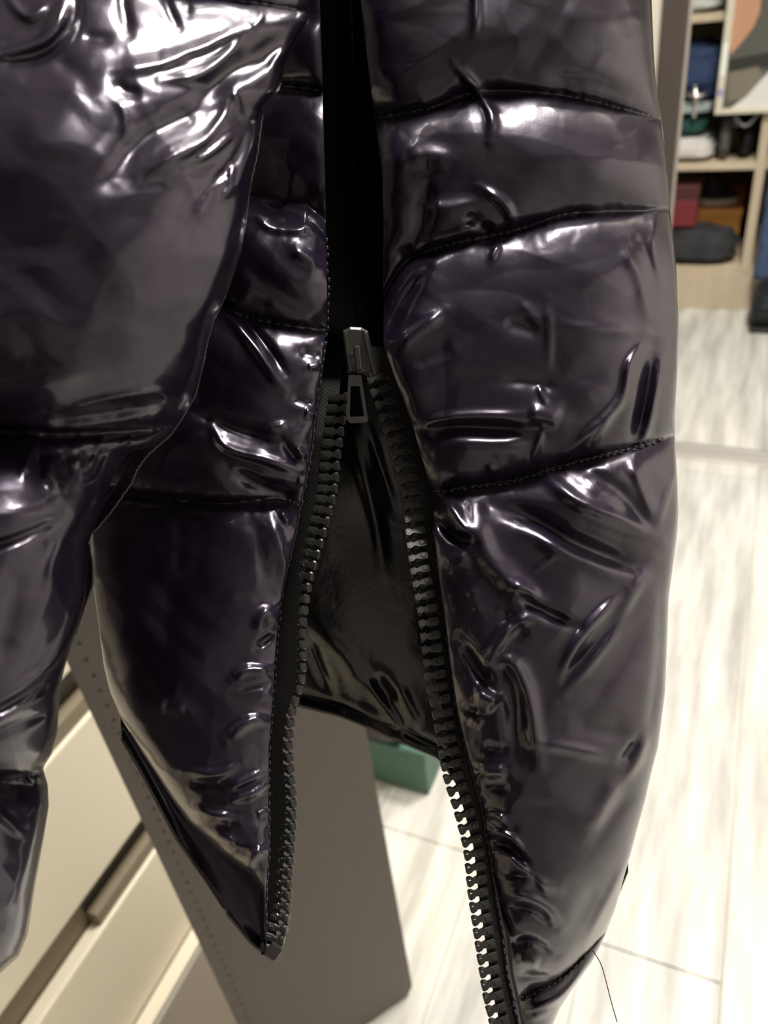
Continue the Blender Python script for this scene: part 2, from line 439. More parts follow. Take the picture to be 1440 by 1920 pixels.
def h_right(X, Y, xl, xr):
    H, dm = puff(X, Y, SEAMS_R, 130, 62, 5, 3, 60)
    H += 46 * np.sqrt(np.clip(1 - ((X - (xl + (xr - xl) * .55)) / ((xr - xl) * .62)) ** 2, 0, 1))
    # stitched-in edge at the zip with small gathers
    dz = X - xl
    H -= 120 * np.clip((Y - 1050) / 850, 0, 2) ** 2
    H += -34 * np.exp(-dz / 30.)
    H += 6 * fbm(Y / 34 + .25 * dz / 30, dz / 80, 21, 1) * np.exp(-dz / 50.) * np.clip(dz / 26, 0, 1)
    strokes(X, Y, H, [
        ([(888, -60), (893, 20), (888, 70)], 9, 9, 12), ([(850, 120), (893, 168), (921, 215), (918, 265)], 10, 8, 16),
        ([(1000, 140), (1100, 150), (1190, 180)], 16, 16, -8), ([(1040, 20), (1130, 40), (1180, 30)], 40, 30, 8),
        ([(900, 350), (948, 383), (967, 432)], 8, 12, 14), ([(870, 400), (925, 440)], 14, 14, -16), ([(920, 490), (935, 455)], 6, 6, 10),
        ([(800, 330), (790, 420), (745, 520)], 18, 26, -22), ([(760, 300), (800, 290), (850, 300)], 18, 18, 10), ([(770, 380), (830, 390), (900, 380)], 12, 18, 9),
        ([(770, 455), (850, 440), (920, 410)], 10, 14, 10),
        ([(718, 640), (760, 560), (800, 505)], 10, 12, -20), ([(735, 655), (790, 615), (835, 580)], 11, 13, 15), ([(770, 690), (850, 640)], 24, 24, -8),
        ([(1028, 560), (1030, 690)], 9, 9, 5), ([(940, 600), (1015, 622)], 14, 18, -9), ([(975, 565), (1015, 612)], 9, 9, 4), ([(1045, 612), (1120, 618), (1205, 622)], 14, 12, 7), ([(1020, 640), (1060, 700), (1150, 705)], 20, 20, -6),
        ([(1160, 450), (1200, 520), (1215, 600)], 10, 14, 10), ([(1190, 430), (1235, 520)], 12, 12, -8), ([(1235, 380), (1225, 470), (1245, 540)], 10, 10, 8),
        ([(785, 790), (880, 779), (1000, 780)], 9, 7, 8), ([(770, 812), (850, 800), (930, 802), (1010, 806)], 9, 18, -26), ([(985, 776), (1020, 778), (1055, 790)], 18, 16, 18), ([(930, 710), (1000, 716), (1060, 730)], 14, 14, -10), ([(1008, 720), (1025, 760)], 6, 6, 7),
        ([(1218, 628), (1183, 680), (1170, 740), (1140, 780), (1060, 852)], 9, 9, 18), ([(1225, 650), (1203, 770), (1185, 835)], 14, 13, -30), ([(1148, 778), (1128, 808), (1105, 838)], 7, 6, 10), ([(1240, 680), (1215, 800), (1190, 850)], 8, 8, 12),
        ([(1018, 800), (1010, 830), (996, 872)], 6, 6, 9), ([(915, 870), (930, 890)], 8, 8, 8), ([(830, 830), (930, 835), (1000, 830)], 20, 22, 12),
        ([(822, 925), (848, 955), (885, 1020)], 14, 17, 26), ([(820, 970), (850, 1000), (890, 1018)], 11, 14, -34), ([(880, 935), (908, 1030), (950, 1085), (1012, 1152)], 22, 20, 24), ([(830, 1060), (880, 1040)], 12, 16, 9), ([(880, 1100), (900, 1150)], 14, 10, 8),
        ([(1012, 1158), (965, 1170), (935, 1210), (908, 1248)], 9, 12, 16), ([(930, 1150), (960, 1165), (990, 1200)], 10, 14, -10), ([(908, 1245), (955, 1240), (985, 1285), (1000, 1360), (1012, 1440)], 14, 14, 20), ([(940, 1275), (960, 1330), (965, 1420)], 20, 16, -14), ([(860, 1200), (880, 1230), (920, 1290)], 13, 13, -24),
        ([(1015, 884), (1040, 905), (1090, 942), (1160, 972), (1240, 1010)], 12, 16, 22), ([(920, 950), (1000, 975), (1070, 1015), (1160, 1052), (1220, 1066)], 20, 16, -32), ([(990, 985), (1040, 1020), (1100, 1050), (1190, 1085)], 12, 18, 16), ([(1090, 880), (1160, 920), (1215, 990)], 14, 14, -16), ([(1180, 850), (1205, 920), (1232, 985)], 14, 10, 12), ([(1268, 880), (1250, 930), (1234, 988)], 8, 10, 12),
        ([(962, 1095), (990, 1105), (1010, 1125)], 10, 8, 9), ([(960, 1112), (1020, 1146), (1085, 1175)], 10, 12, -22), ([(1045, 1040), (1000, 1070)], 5, 5, 5),
        ([(1175, 1105), (1120, 1160), (1080, 1210), (1045, 1275)], 10, 11, 16), ([(1190, 1130), (1120, 1210), (1065, 1270)], 12, 12, -14), ([(1228, 1050), (1190, 1110), (1140, 1200), (1058, 1300)], 11, 14, 16), ([(1215, 1150), (1150, 1260), (1090, 1340)], 20, 24, -12), ([(1240, 1080), (1240, 1200), (1225, 1330), (1210, 1420)], 16, 12, -10),
        ([(1000, 1390), (1080, 1405), (1150, 1422)], 10, 12, 12), ([(1060, 1360), (1130, 1370), (1190, 1380)], 22, 22, -12), ([(1215, 1370), (1200, 1420), (1172, 1462)], 10, 10, 14), ([(1195, 1385), (1165, 1430)], 9, 9, -12), ([(1165, 1450), (1135, 1510), (1105, 1565)], 14, 18, 14), ([(1200, 1480), (1150, 1520), (1100, 1600)], 18, 18, -9), ([(1000, 1480), (1080, 1520), (1110, 1560)], 30, 24, 8),
        ([(885, 1305), (905, 1306), (935, 1325)], 16, 18, 24), ([(880, 1345), (905, 1362)], 10, 10, 14), ([(870, 1330), (900, 1338)], 8, 8, -12), ([(890, 1440), (920, 1447), (955, 1445)], 12, 12, 15), ([(900, 1400), (960, 1410)], 14, 14, -10), ([(905, 1470), (960, 1480)], 14, 14, -10),
        ([(908, 1530), (930, 1528), (950, 1545)], 7, 8, 14), ([(915, 1558), (955, 1568), (985, 1600)], 7, 9, 15), ([(920, 1575), (960, 1590), (990, 1625)], 9, 9, -18), ([(930, 1600), (965, 1612), (1000, 1650), (1050, 1665)], 9, 12, 14), ([(940, 1640), (990, 1645), (1015, 1675)], 8, 8, -16), ([(942, 1675), (985, 1683), (1030, 1705), (1055, 1740)], 9, 12, 15), ([(950, 1700), (1000, 1705), (1040, 1740)], 9, 9, -16), ([(955, 1770), (1000, 1765), (1040, 1790)], 9, 9, -18), ([(965, 1800), (990, 1803), (1015, 1810)], 13, 15, 20), ([(965, 1830), (1000, 1830), (1040, 1830)], 8, 8, -10),
        ([(970, 1890), (1010, 1888), (1060, 1862), (1112, 1796)], 7, 9, 18), ([(990, 1912), (1040, 1892)], 8, 8, 10), ([(1098, 1770), (1140, 1690), (1180, 1610)], 10, 10, 12), ([(1075, 1740), (1120, 1660)], 16, 16, -8),
    ], 1.15)
    H += 3 * wrinkle(X, Y, .9, 110, 260, 5) * np.clip(dm / 60, 0, 1) + 8 * fbm(X / 190, Y / 230, 8, 2) + 6.5 * crumple(X, Y, 190, 101) + 2.0 * crumple(X, Y, 80, 102)
    return H
right_front = panel('front_panel', ZR, RR, -1900, 2040, 720, 210, D_RIGHT, h_right, M_SHELL, 60, roll=(0, 240), rollh=(0, 140), parent=coat, key=14)

# ---- left front (beside the sleeve), hem edge curling up to the zip end
LL = [(60, -300), (90, 0), (110, 300), (130, 600), (150, 850), (172, 1000), (172, 1080), (182, 1150), (195, 1250), (207, 1300), (229, 1350), (259, 1400), (291, 1450), (322, 1500), (352, 1543), (410, 1600), (462, 1640), (488, 1668), (494, 1720), (497, 1775)]
SEAMS_L = [[(40, -1580), (320, -1560), (600, -1570)], [(40, -1220), (320, -1200), (600, -1210)], [(40, -860), (320, -850), (600, -860)], [(40, -520), (320, -500), (600, -510)], [(60, -180), (320, -165), (600, -170)], [(100, 130), (400, 150), (604, 170)], [(120, 380), (470, 392), (520, 415), (572, 411), (615, 447)], [(120, 520), (380, 560), (450, 590), (530, 609), (616, 620)], [(140, 915), (330, 938), (420, 945), (520, 935), (570, 950)]]
def h_left(X, Y, xl, xr):
    H, dm = puff(X, Y, SEAMS_L, 105, 52, 5, 33, 50)
    H += 95 * np.sqrt(np.clip(1 - ((X - (xl + (xr - xl) * .86)) / ((xr - xl) * .95)) ** 2, 0, 1)) - 45
    sl_ = np.interp(X, [120, 470, 520, 572, 615], [380, 392, 415, 411, 447])
    H -= (70 + .62 * np.clip(xr - X, 0, 260)) * np.clip((sl_ - Y) / 30, 0, 1)
    dz = xr - X
    H += -26 * np.exp(-dz / 26.)
    H += 8 * fbm(Y / 30 - .3 * dz / 26, dz / 80, 41, 1) * np.exp(-dz / 32.) * np.clip(dz / 20, 0, 1)
    strokes(X, Y, H, [
        ([(480, 396), (505, 424), (560, 430), (578, 424), (614, 452)], 7, 9, 14), ([(490, 388), (540, 398), (600, 424)], 10, 8, -26), ([(545, 458), (575, 482), (606, 502)], 10, 14, 18), ([(450, 480), (520, 540), (600, 590)], 22, 22, -10),
        ([(430, 592), (480, 655), (532, 732)], 11, 9, 14), ([(452, 592), (500, 650), (535, 700)], 9, 9, -16), ([(560, 660), (605, 668)], 10, 10, -12), ([(575, 690), (602, 684)], 7, 7, 12), ([(545, 745), (590, 756)], 8, 8, -13), ([(570, 770), (595, 778)], 8, 10, 15), ([(495, 805), (540, 795)], 7, 9, 11),
        ([(398, 795), (422, 838), (500, 862), (572, 888)], 10, 9, 20), ([(350, 760), (430, 800), (520, 830)], 16, 14, -18), ([(430, 880), (500, 915), (572, 925)], 14, 16, -30), ([(528, 825), (560, 870)], 8, 8, -14), ([(555, 838), (575, 862)], 6, 6, 12), ([(555, 900), (580, 905)], 6, 7, 14), ([(525, 955), (545, 985)], 9, 7, 16),
        ([(505, 960), (530, 1040), (535, 1100)], 10, 12, 9), ([(470, 960), (490, 1040), (500, 1100)], 14, 14, -8), ([(480, 1185), (500, 1150), (528, 1168)], 12, 10, 16), ([(515, 1185), (480, 1215)], 8, 8, -14),
        ([(435, 1275), (465, 1256), (515, 1258)], 9, 10, 16), ([(440, 1295), (515, 1280)], 9, 9, -10), ([(425, 1385), (470, 1352), (512, 1352)], 11, 12, 20), ([(300, 1320), (350, 1335)], 14, 14, 9), ([(345, 1445), (400, 1452), (455, 1432)], 10, 9, 15), ([(355, 1470), (420, 1468)], 9, 9, -12), ([(425, 1478), (468, 1460), (503, 1442)], 8, 8, 14), ([(425, 1502), (478, 1486), (503, 1462)], 8, 8, 14), ([(345, 1512), (400, 1528), (445, 1530)], 9, 9, 15), ([(380, 1545), (440, 1550)], 8, 8, -10), ([(395, 1568), (445, 1580)], 9, 9, 15), ([(455, 1645), (475, 1605), (503, 1588)], 10, 10, 16), ([(430, 1610), (470, 1595)], 8, 8, -12), ([(480, 1530), (503, 1520)], 7, 7, 10),
        ([(215, 1290), (260, 1370), (340, 1500)], 18, 26, 14),
    ])
    H += 2 * wrinkle(X, Y, .2, 90, 180, 15) * np.clip(dm / 60, 0, 1) + 7 * fbm(X / 170, Y / 190, 18, 2) + 4.5 * crumple(X, Y, 170, 111) + 1.5 * crumple(X, Y, 80, 112)
    return H
left_front = panel('front_panel', LL, ZL, -1900, 1775, 580, 170, D_LEFT, h_left, M_SHELL, 55, roll=(55, 0), rollh=(lambda Y: np.interp(Y, [1180, 1400], [8., 78.]), 0), parent=coat, key=14)

# underside of the left hem: a thin turned-up facing whose raw edge shows
def strip(name, e1, e2, d1, d2, n, m, thick=.0012, parent=coat, cols=10, bulge=0., weave=0.):
    """thin sheet between two traced lines given as lists of (x, y); d1/d2 their depths"""
    def res(e):
        e = np.array(e, float); s = np.r_[0, np.cumsum(np.hypot(*np.diff(e, axis=0).T))]; t = np.linspace(0, s[-1], n)
        return np.interp(t, s, e[:, 0]), np.interp(t, s, e[:, 1])
    ax, ay = res(e1); bx, by = res(e2); u = np.linspace(0, 1, cols)
    d1 = np.interp(np.linspace(0, 1, n), np.linspace(0, 1, len(np.atleast_1d(d1))), np.atleast_1d(d1)); d2 = np.interp(np.linspace(0, 1, n), np.linspace(0, 1, len(np.atleast_1d(d2))), np.atleast_1d(d2))
    X = ax[:, None] * (1 - u) + bx[:, None] * u; Y = ay[:, None] * (1 - u) + by[:, None] * u
    D = d1[:, None] * (1 - u) + d2[:, None] * u - bulge * np.sin(math.pi * u)[None, :]
    if weave:
        ph = np.arange(n)[:, None] * .5 * math.pi; q = np.arange(cols)[None, :]
        D = D - weave * (np.sin(ph + q * math.pi / 2) * (.6 + .4 * np.cos(q * math.pi)) )
    V = np.vstack([pix(X, Y, D).reshape(-1, 3), pix(X, Y, D + thick).reshape(-1, 3)]); o = n * cols
    F = [grid_faces(n, cols), grid_faces(n, cols, o, True)]
    i = np.arange(n - 1); F.append(np.stack([i * cols, o + i * cols, o + (i + 1) * cols, (i + 1) * cols], -1))
    F.append(np.stack([i * cols + cols - 1, (i + 1) * cols + cols - 1, o + (i + 1) * cols + cols - 1, o + i * cols + cols - 1], -1))
    j = np.arange(cols - 1); F.append(np.stack([j, j + 1, o + j + 1, o + j], -1)); k = (n - 1) * cols
    F.append(np.stack([k + j, o + k + j, o + k + j + 1, k + j + 1], -1))
    return mesh_obj(name, V, np.vstack(F), m, parent)
strip('hem_facing', [(225, 1335), (330, 1500), (440, 1600), (500, 1660), (506, 1780)],
      [(228, 1385), (260, 1440), (330, 1572), (385, 1650), (420, 1705), (426, 1712), (470, 1768), (512, 1801)], [.276, .272, .266, .260], [.270, .267, .263, .259], 60, M_SHELL, bulge=-.002, cols=12)
hem_edge = [(228, 1385), (260, 1440), (330, 1572), (385, 1650), (418, 1700), (424, 1704), (426, 1714), (470, 1768), (512, 1801)]
tube('hem_binding', [pix(x, y, np.interp(i, [0, 8], [.268, .2592])) for i, (x, y) in enumerate(hem_edge)], .0005, mat('pale_edge', (.16, .15, .14), .6), coat)

# ---- back of the coat seen through the open zip
BK = np.array([(235, 1265), (300, 1290), (460, 1308), (560, 1326), (640, 1346), (700, 1370), (760, 1398), (822, 1424), (890, 1520), (960, 1640), (1030, 1740), (1085, 1796), (1120, 1760), (1152, 1700), (1178, 1636)], float)
def back_panel():
    xs = np.linspace(235, 1178, 220); yb = np.interp(xs, BK[:, 0], BK[:, 1]); v = np.linspace(0, 1, 400)
    X = np.repeat(xs[None, :], 400, 0); Y = -1900 + (yb[None, :] + 1900) * v[:, None]
    H = np.zeros_like(X)
    strokes(X, Y, H, [([(575, 1185), (600, 1250), (625, 1300)], 10, 14, -24), ([(590, 1180), (650, 1240), (680, 1310)], 16, 16, 16), ([(680, 1270), (740, 1350), (760, 1385)], 6, 10, 14), ([(700, 1260), (745, 1320)], 14, 14, -22), ([(740, 1280), (790, 1370)], 12, 14, 14), ([(630, 1310), (720, 1350), (800, 1410)], 5, 7, 9), ([(560, 1300), (640, 1330), (740, 1385)], 5, 5, -8),
                      ([(660, 820), (700, 960), (720, 1080)], 14, 10, 9), ([(690, 800), (740, 960)], 8, 8, -8)])
    H += 14 * fbm(X / 150, Y / 200, 61, 2)
    dy = yb[None, :] - Y
    # the lower part swells towards the camera and curls under at the hem
    db = (Y - (1150 + (X - 560) * .80)) * .78
    H += 60 - .75 * 14 * np.log1p(np.exp(np.clip(db / 14, -20, 30))) + 10 * np.exp(-((dy - 8) / 6.) ** 2) - 10 * np.exp(-((dy - 22) / 7.) ** 2)
    D = D_BACK - H * D_BACK / FPX
    fr = pix(X, Y, D); bk = pix(X, Y - 2, D + .012 + .008 * np.sin(math.pi * v)[:, None])
    V = np.vstack([fr.reshape(-1, 3), bk.reshape(-1, 3)]); nr, nc = X.shape; o = nr * nc
    F = [grid_faces(nr, nc), grid_faces(nr, nc, o, True)]
    j = np.arange(nc - 1); k = (nr - 1) * nc; F.append(np.stack([k + j, o + k + j, o + k + j + 1, k + j + 1], -1)); F.append(np.stack([j, j + 1, o + j + 1, o + j], -1))
    i = np.arange(nr - 1)
    F.append(np.stack([i * nc, o + i * nc, o + (i + 1) * nc, (i + 1) * nc], -1)); F.append(np.stack([i * nc + nc - 1, (i + 1) * nc + nc - 1, o + (i + 1) * nc + nc - 1, o + i * nc + nc - 1], -1))
    return mesh_obj('back_panel', V, np.vstack(F), M_LINING, coat)
back_panel()

# ---- sleeve hanging in front at the left
SR = [(600, -300), (588, -60), (583, 0), (578, 40), (566, 62), (548, 95), (535, 120), (530, 150), (523, 172), (498, 205), (490, 225), (481, 280), (472, 330), (463, 400), (450, 480), (421, 560), (402, 600), (389, 640), (376, 705), (366, 743), (340, 786), (322, 812), (300, 832), (240, 850), (222, 875), (210, 900), (196, 940), (179, 985), (166, 1019), (164, 1060), (160, 1120), (150, 1160), (141, 1191), (120, 1256), (112, 1300), (108, 1375), (96, 1415), (81, 1440), (84, 1452), (90, 1471), (92, 1511), (82, 1571), (73, 1620), (64, 1671), (52, 1752), (36, 1792), (0, 1826), (-60, 1860), (-200, 1885), (-340, 1890)]
SLL = [(-420, -300), (-420, 800), (-400, 1400), (-380, 1700), (-360, 1895)]
SEAMS_S = [[(-450, -1350), (0, -1340), (620, -1330)], [(-450, -600), (0, -590), (620, -580)], [(-450, 790), (0, 803), (100, 809), (200, 806), (290, 800), (350, 780)], [(-450, 1500), (0, 1464), (50, 1456), (100, 1440)]]
def h_sleeve(X, Y, xl, xr):
    H, dm = puff(X, Y, SEAMS_S, 230, 125, 7, 71, 55)
    xc = .5 * (xl + xr) + 20; t = (X - xc) / np.where(X > xc, xr - xc + 10, xc - xl + 10)
    H += 235 * np.sqrt(np.clip(1 - t * t, 0, 1))
    sy = np.interp(X, [-450, 0, 100, 200, 290, 350], [790, 803, 809, 806, 800, 780])
    H += -.36 * np.clip(965 - Y, 0, 165) * np.clip((Y - sy) / 5, 0, 1)
    Ht, _ = puff(X, Y, [[(-450, -75), (0, -60), (250, -25), (340, -8), (440, 0), (590, 24)]], 55, 34, 5, 72, 45); H += Ht
    H += -np.clip((Y - 1445) / 25, 0, 1) * 70 - np.minimum(.40 * 60 * np.log1p(np.exp(np.clip((215 + .12 * X - Y) / 60, -20, 20))), 118)
    strokes(X, Y, H, [
        ([(-40, 115), (20, 97), (75, 78), (108, 45), (122, -20)], 10, 10, 22), ([(145, -30), (138, 40), (95, 95), (20, 120)], 12, 14, -22), ([(12, -10), (35, 20), (60, 30), (95, 0)], 8, 8, 14),
        ([(228, -20), (234, 25), (242, 65)], 9, 11, -20), ([(305, -20), (318, 20), (335, 55)], 8, 8, -20), ([(350, -10), (352, 30)], 8, 8, -10), ([(150, 70), (190, 75), (210, 85)], 14, 10, -10),
        ([(200, 132), (300, 118), (390, 90), (480, 38)], 16, 14, 18), ([(330, 115), (390, 98), (440, 72)], 9, 9, -15), ([(470, 60), (490, 30), (482, 18)], 7, 7, 12), ([(300, 148), (370, 140), (420, 110), (462, 62)], 12, 11, 20), ([(215, 145), (230, 170), (270, 178)], 12, 12, -14), ([(100, 105), (150, 150), (175, 190)], 20, 14, -12), ([(215, 180), (235, 215), (235, 260)], 9, 9, 10),
        ([(350, 210), (430, 140), (500, 95), (550, 55)], 22, 20, -34), ([(205, 340), (260, 270), (320, 232), (400, 205)], 22, 22, -24), ([(265, 335), (325, 292), (390, 262), (425, 215), (440, 165)], 14, 18, 30), ([(345, 312), (405, 280), (448, 238)], 7, 7, 13), ([(437, 165), (455, 218)], 5, 6, 10), ([(360, 300), (400, 262), (430, 220)], 9, 9, -14), ([(490, 215), (472, 280), (445, 345), (422, 368)], 8, 8, 16), ([(470, 230), (440, 300), (380, 360)], 9, 9, -16), ([(435, 300), (432, 350), (415, 372)], 6, 6, 12), ([(545, 88), (520, 112), (508, 140)], 9, 9, 16), ([(510, 105), (480, 130), (440, 150)], 10, 10, -10), ([(360, 420), (390, 370), (400, 320)], 12, 12, 8),
        ([(440, 380), (420, 470), (370, 600), (350, 650)], 14, 26, 10), ([(455, 380), (430, 490), (395, 600)], 10, 8, -16), ([(350, 600), (370, 640), (350, 690)], 14, 14, -12),
        ([(-60, 742), (60, 724), (180, 692)], 18, 22, 16), ([(90, 778), (190, 750), (280, 734), (312, 742), (306, 764), (280, 790)], 6, 6, 16), ([(60, 790), (190, 776), (290, 758)], 14, 12, -38), ([(310, 780), (345, 765)], 6, 6, 10), ([(-60, 780), (60, 775)], 20, 14, -18),
        ([(58, 838), (50, 868), (42, 890)], 9, 8, 16), ([(88, 850), (100, 890), (114, 925)], 14, 14, 22), ([(70, 850), (78, 900)], 9, 9, -12), ([(130, 832), (145, 855), (150, 880)], 12, 12, 18), ([(118, 850), (130, 900)], 8, 8, -12), ([(196, 822), (182, 850), (168, 880)], 6, 6, 13), ([(212, 826), (198, 868), (185, 898), (160, 910)], 7, 7, 14), ([(190, 850), (172, 895)], 4, 4, -8), ([(225, 835), (245, 820)], 6, 6, 10),
        ([(-60, 1040), (40, 1005), (122, 966)], 10, 12, -22), ([(120, 1000), (98, 1060), (88, 1095)], 10, 10, 13), ([(160, 920), (135, 990), (80, 1140), (40, 1200)], 18, 20, 10), ([(165, 1000), (152, 1110), (128, 1190), (70, 1268), (-20, 1330)], 9, 12, 20), ([(140, 1192), (110, 1250), (60, 1292), (-30, 1345)], 6, 8, -18), ([(-40, 1372), (40, 1330), (112, 1290)], 10, 10, 20), ([(-40, 1390), (50, 1350), (110, 1330)], 8, 10, -16), ([(40, 1060), (10, 1180), (-20, 1260)], 22, 22, -14),
        ([(-10, 1520), (20, 1545), (45, 1570)], 8, 8, 14), ([(70, 1600), (60, 1690), (40, 1780)], 10, 10, 12), ([(-10, 1480), (60, 1480)], 16, 16, -12), ([(-20, 1700), (20, 1690), (50, 1600)], 14, 14, 8),
    ], .78)
    H += 3 * wrinkle(X, Y, -.5, 120, 300, 75) * np.clip(dm / 80, 0, 1) + 12 * fbm(X / 260, Y / 300, 78, 2) + 6 * crumple(X, Y, 230, 121) + 2.0 * crumple(X, Y, 90, 122)
    return H
sleeve = panel('sleeve', SLL, SR, -1900, 1890, 600, 240, D_SLEEVE, h_sleeve, M_SHELL, 150, roll=(120, 26), rollh=(120, 60), parent=coat, key=10, back_in=40)
# edge seam of the sleeve, stitched flange
fl_e = [(494, 214), (484, 290), (470, 350), (462, 420), (449, 482), (421, 562), (402, 602), (390, 642), (384, 676), (378, 700), (368, 742), (342, 786), (322, 816), (276, 856), (258, 882), (249, 905), (214, 955), (178, 998)]
strip('sleeve_flange', [(x - 26, y - 4) for x, y in fl_e], fl_e, .232, .2315, 90, M_SHELL, .0009, sleeve, 6)
tube('flange_stitching', [pix(x - 2 + 1.2 * math.sin(i * 2.2), y, .2312) for i, (x, y) in enumerate(zip(*[np.interp(np.linspace(0, 1, 170), np.linspace(0, 1, len(fl_e)), np.array(fl_e)[:, k]) for k in (0, 1)]))], .00028, mat('piping', (.10, .085, .08), .35), sleeve)
strip('sleeve_flange', [(150, 1010), (150, 1140), (130, 1190)], [(170, 1022), (177, 1062), (177, 1096), (160, 1137), (143, 1191)], .231, .2305, 40, M_SHELL, .0009, sleeve, 5)

# ---------------------------------------------------------------- zip
_t, _N, _L, _bs = nodes(M_TAPE)
add_bump(M_TAPE, 2500, .0002, .5, (1, 1, 1), 1)
TL = [(668, 640), (662, 690), (655, 745), (648, 790), (640, 850), (633, 919), (624, 962), (617, 985), (605, 1027), (584, 1096), (575, 1142), (571, 1181), (571, 1223), (570, 1262), (564, 1294), (551, 1335), (546, 1380), (546, 1420), (551, 1470), (554, 1510), (551, 1580), (546, 1650), (543, 1715), (536, 1755), (526, 1784)]
TR = [(674, 660), (680, 690), (689, 716), (696, 742), (705, 765), (712, 790), (725, 830), (738, 870), (748, 905), (756, 962), (760, 1002), (765, 1046), (773, 1096), (782, 1144), (789, 1200), (795, 1252), (801, 1296), (808, 1325), (819, 1396), (833, 1465), (849, 1515), (867, 1584), (872, 1620), (877, 1672), (884, 1722), (891, 1772), (899, 1825), (907, 1877), (914, 1905), (926, 1960), (940, 2030)]
def resample(pts, step):
    P = np.array(smooth_line(pts, 4)); s = np.r_[0, np.cumsum(np.hypot(*np.diff(P, axis=0).T))]
    t = np.arange(0, s[-1], step); return np.stack([np.interp(t, s, P[:, 0]), np.interp(t, s, P[:, 1])], 1)

def tooth_mesh():
    """moulded zip tooth: flared head, narrow neck, wide body; 1 unit = 1 px of the photograph at the coat"""
    prof = [(-21, 6), (-18, 8.2), (-5, 8.2), (-1, 5.6), (5, 4.2), (9, 8.0), (14, 9.4), (18, 7.0)]
    out = prof + [(x, -y) for x, y in prof[::-1]]; n = len(out)
    V = []
    for z, s in ((-6, .9), (-4, 1), (4, 1), (6.5, .8)):
        for x, y in out: V.append(((x + 4) * (1 - (1 - s) * .35) - 4, y * s, z))
    F = [list(range(n))[::-1], [3 * n + k for k in range(n)]]
    for l in range(3):
        for k in range(n): F.append([l * n + k, l * n + (k + 1) % n, (l + 1) * n + (k + 1) % n, (l + 1) * n + k])
    # raised key on the body and a dimple bar on the head
    for x0, x1, y0, z0, z1 in ((-17, -6, 4.5, 6.3, 8.5), (10.5, 15, 5.5, 6.3, 7.6)):
        b = len(V)
        for z, s in ((z0, 1), (z1, .75)):
            for x, y in ((x0, -y0), (x1, -y0), (x1, y0), (x0, y0)): V.append(((x - (x0 + x1) / 2) * s + (x0 + x1) / 2, y * s, z))
        F += [[b, b + 1, b + 5, b + 4], [b + 1, b + 2, b + 6, b + 5], [b + 2, b + 3, b + 7, b + 6], [b + 3, b, b + 4, b + 7], [b + 4, b + 5, b + 6, b + 7]]
    me = bpy.data.meshes.new('zip_tooth'); me.from_pydata(V, [], F); me.materials.append(M_TOOTH); me.update()
    return me
TOOTH = tooth_mesh()
RC = Matrix([list(r) for r in ROT])         # camera axes -> world
def put_teeth(tips, step, sgn, depth, twist, zip_part, tilt=0., pitch=None):
    P = resample(tips, step)
    org = Vector(wloc(zip_part))
    for i in range(len(P)):
        x, y = P[i]; t = P[min(i + 1, len(P) - 1)] - P[max(i - 1, 0)]; t = t / np.linalg.norm(t)
        tx = Vector((t[0], -t[1], 0))                              # down along the zip, camera axes (y up)
        ax = Vector((-tx.y, tx.x, 0)) if sgn > 0 else Vector((tx.y, -tx.x, 0))
        if ax.x * sgn < 0: ax = -ax
        d = depth(y); s = d / FPX; a = math.radians(np.interp(y, *twist))
        rt = Matrix.Rotation(math.radians(tilt), 3, Vector((0, 0, 1))); ax = rt @ ax; tx = rt @ tx
        nz = Vector((0, 0, 1)); pt = math.radians(np.interp(y, *pitch)) if pitch else 0.
        e1 = ax * math.cos(a) + nz * math.sin(a); e3 = nz * math.cos(a) - ax * math.sin(a); e2 = e3.cross(e1)
        if pt:
            rp = Matrix.Rotation(pt if e1.x > 0 else -pt, 3, e1); rp = rp if (rp @ e3).y >= (rp.transposed() @ e3).y else rp.transposed(); e2, e3 = rp @ e2, rp @ e3
        tip = Vector(((x - 720) * s, -(y - 960) * s, -d))
        c = tip - e1 * (18 * s)
        m3 = RC @ Matrix((e1, e2, e3)).transposed() @ Matrix.Diagonal((s, s, s))
        o = bpy.data.objects.new('zip_tooth', TOOTH)
        w_ = RC @ c + Vector(CAM) - org
        o.matrix_local = Matrix.Translation(w_) @ m3.to_4x4()
        link(o, zip_part)

d_l = lambda y: np.interp(y, [600, 700, 820, 1300, 1800], [.280, .268, .2603, .2570, .2570])
d_r = lambda y: np.interp(y, [600, 800, 1000, 2000], [.2625, .2600, .2565, .2555])
TW_L = ([640, 800, 950, 1080, 1160, 1290, 1420, 1520, 1700, 1790], [5, 8, 14, 26, 45, 52, 40, 30, 26, 10])
TW_R = ([640, 900, 1100, 1300, 1500, 1900], [8, 10, 2, -4, 10, 4])
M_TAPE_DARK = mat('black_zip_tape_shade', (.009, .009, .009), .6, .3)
def tape(seam, tips, y0, y1, sgn, dep, inset, tw, m_=M_TAPE):
    ys = np.linspace(y0, y1, 160)
    def at(e, k=12): return tab(ys, e, k)
    a = at(seam) - sgn * 10
    ca = np.cos(np.radians(np.interp(ys, *tw)))
    b_ = at(tips) - sgn * inset * ca
    dd = np.array([dep(y) for y in ys])
    return strip('zip_tape', list(zip(a, ys)), list(zip(b_, ys)), dd + .0022, dd + .0006 - 0 * dd, int((y1 - y0) / 1.7), m_, .0006, coat, 26, 0., .00022)
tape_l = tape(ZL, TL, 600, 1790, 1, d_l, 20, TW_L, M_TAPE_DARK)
tape_r = tape(ZR, TR, 650, 2030, -1, d_r, 20, TW_R)
put_teeth(TL[2:], 21.5, 1, d_l, TW_L, tape_l, 10)
put_teeth(TR[2:], 24.6, -1, d_r, TW_R, tape_r, 4, ([700, 900, 1000, 1200, 1300, 1500, 2000], [12, 24, 32, 28, 14, 2, 6]))
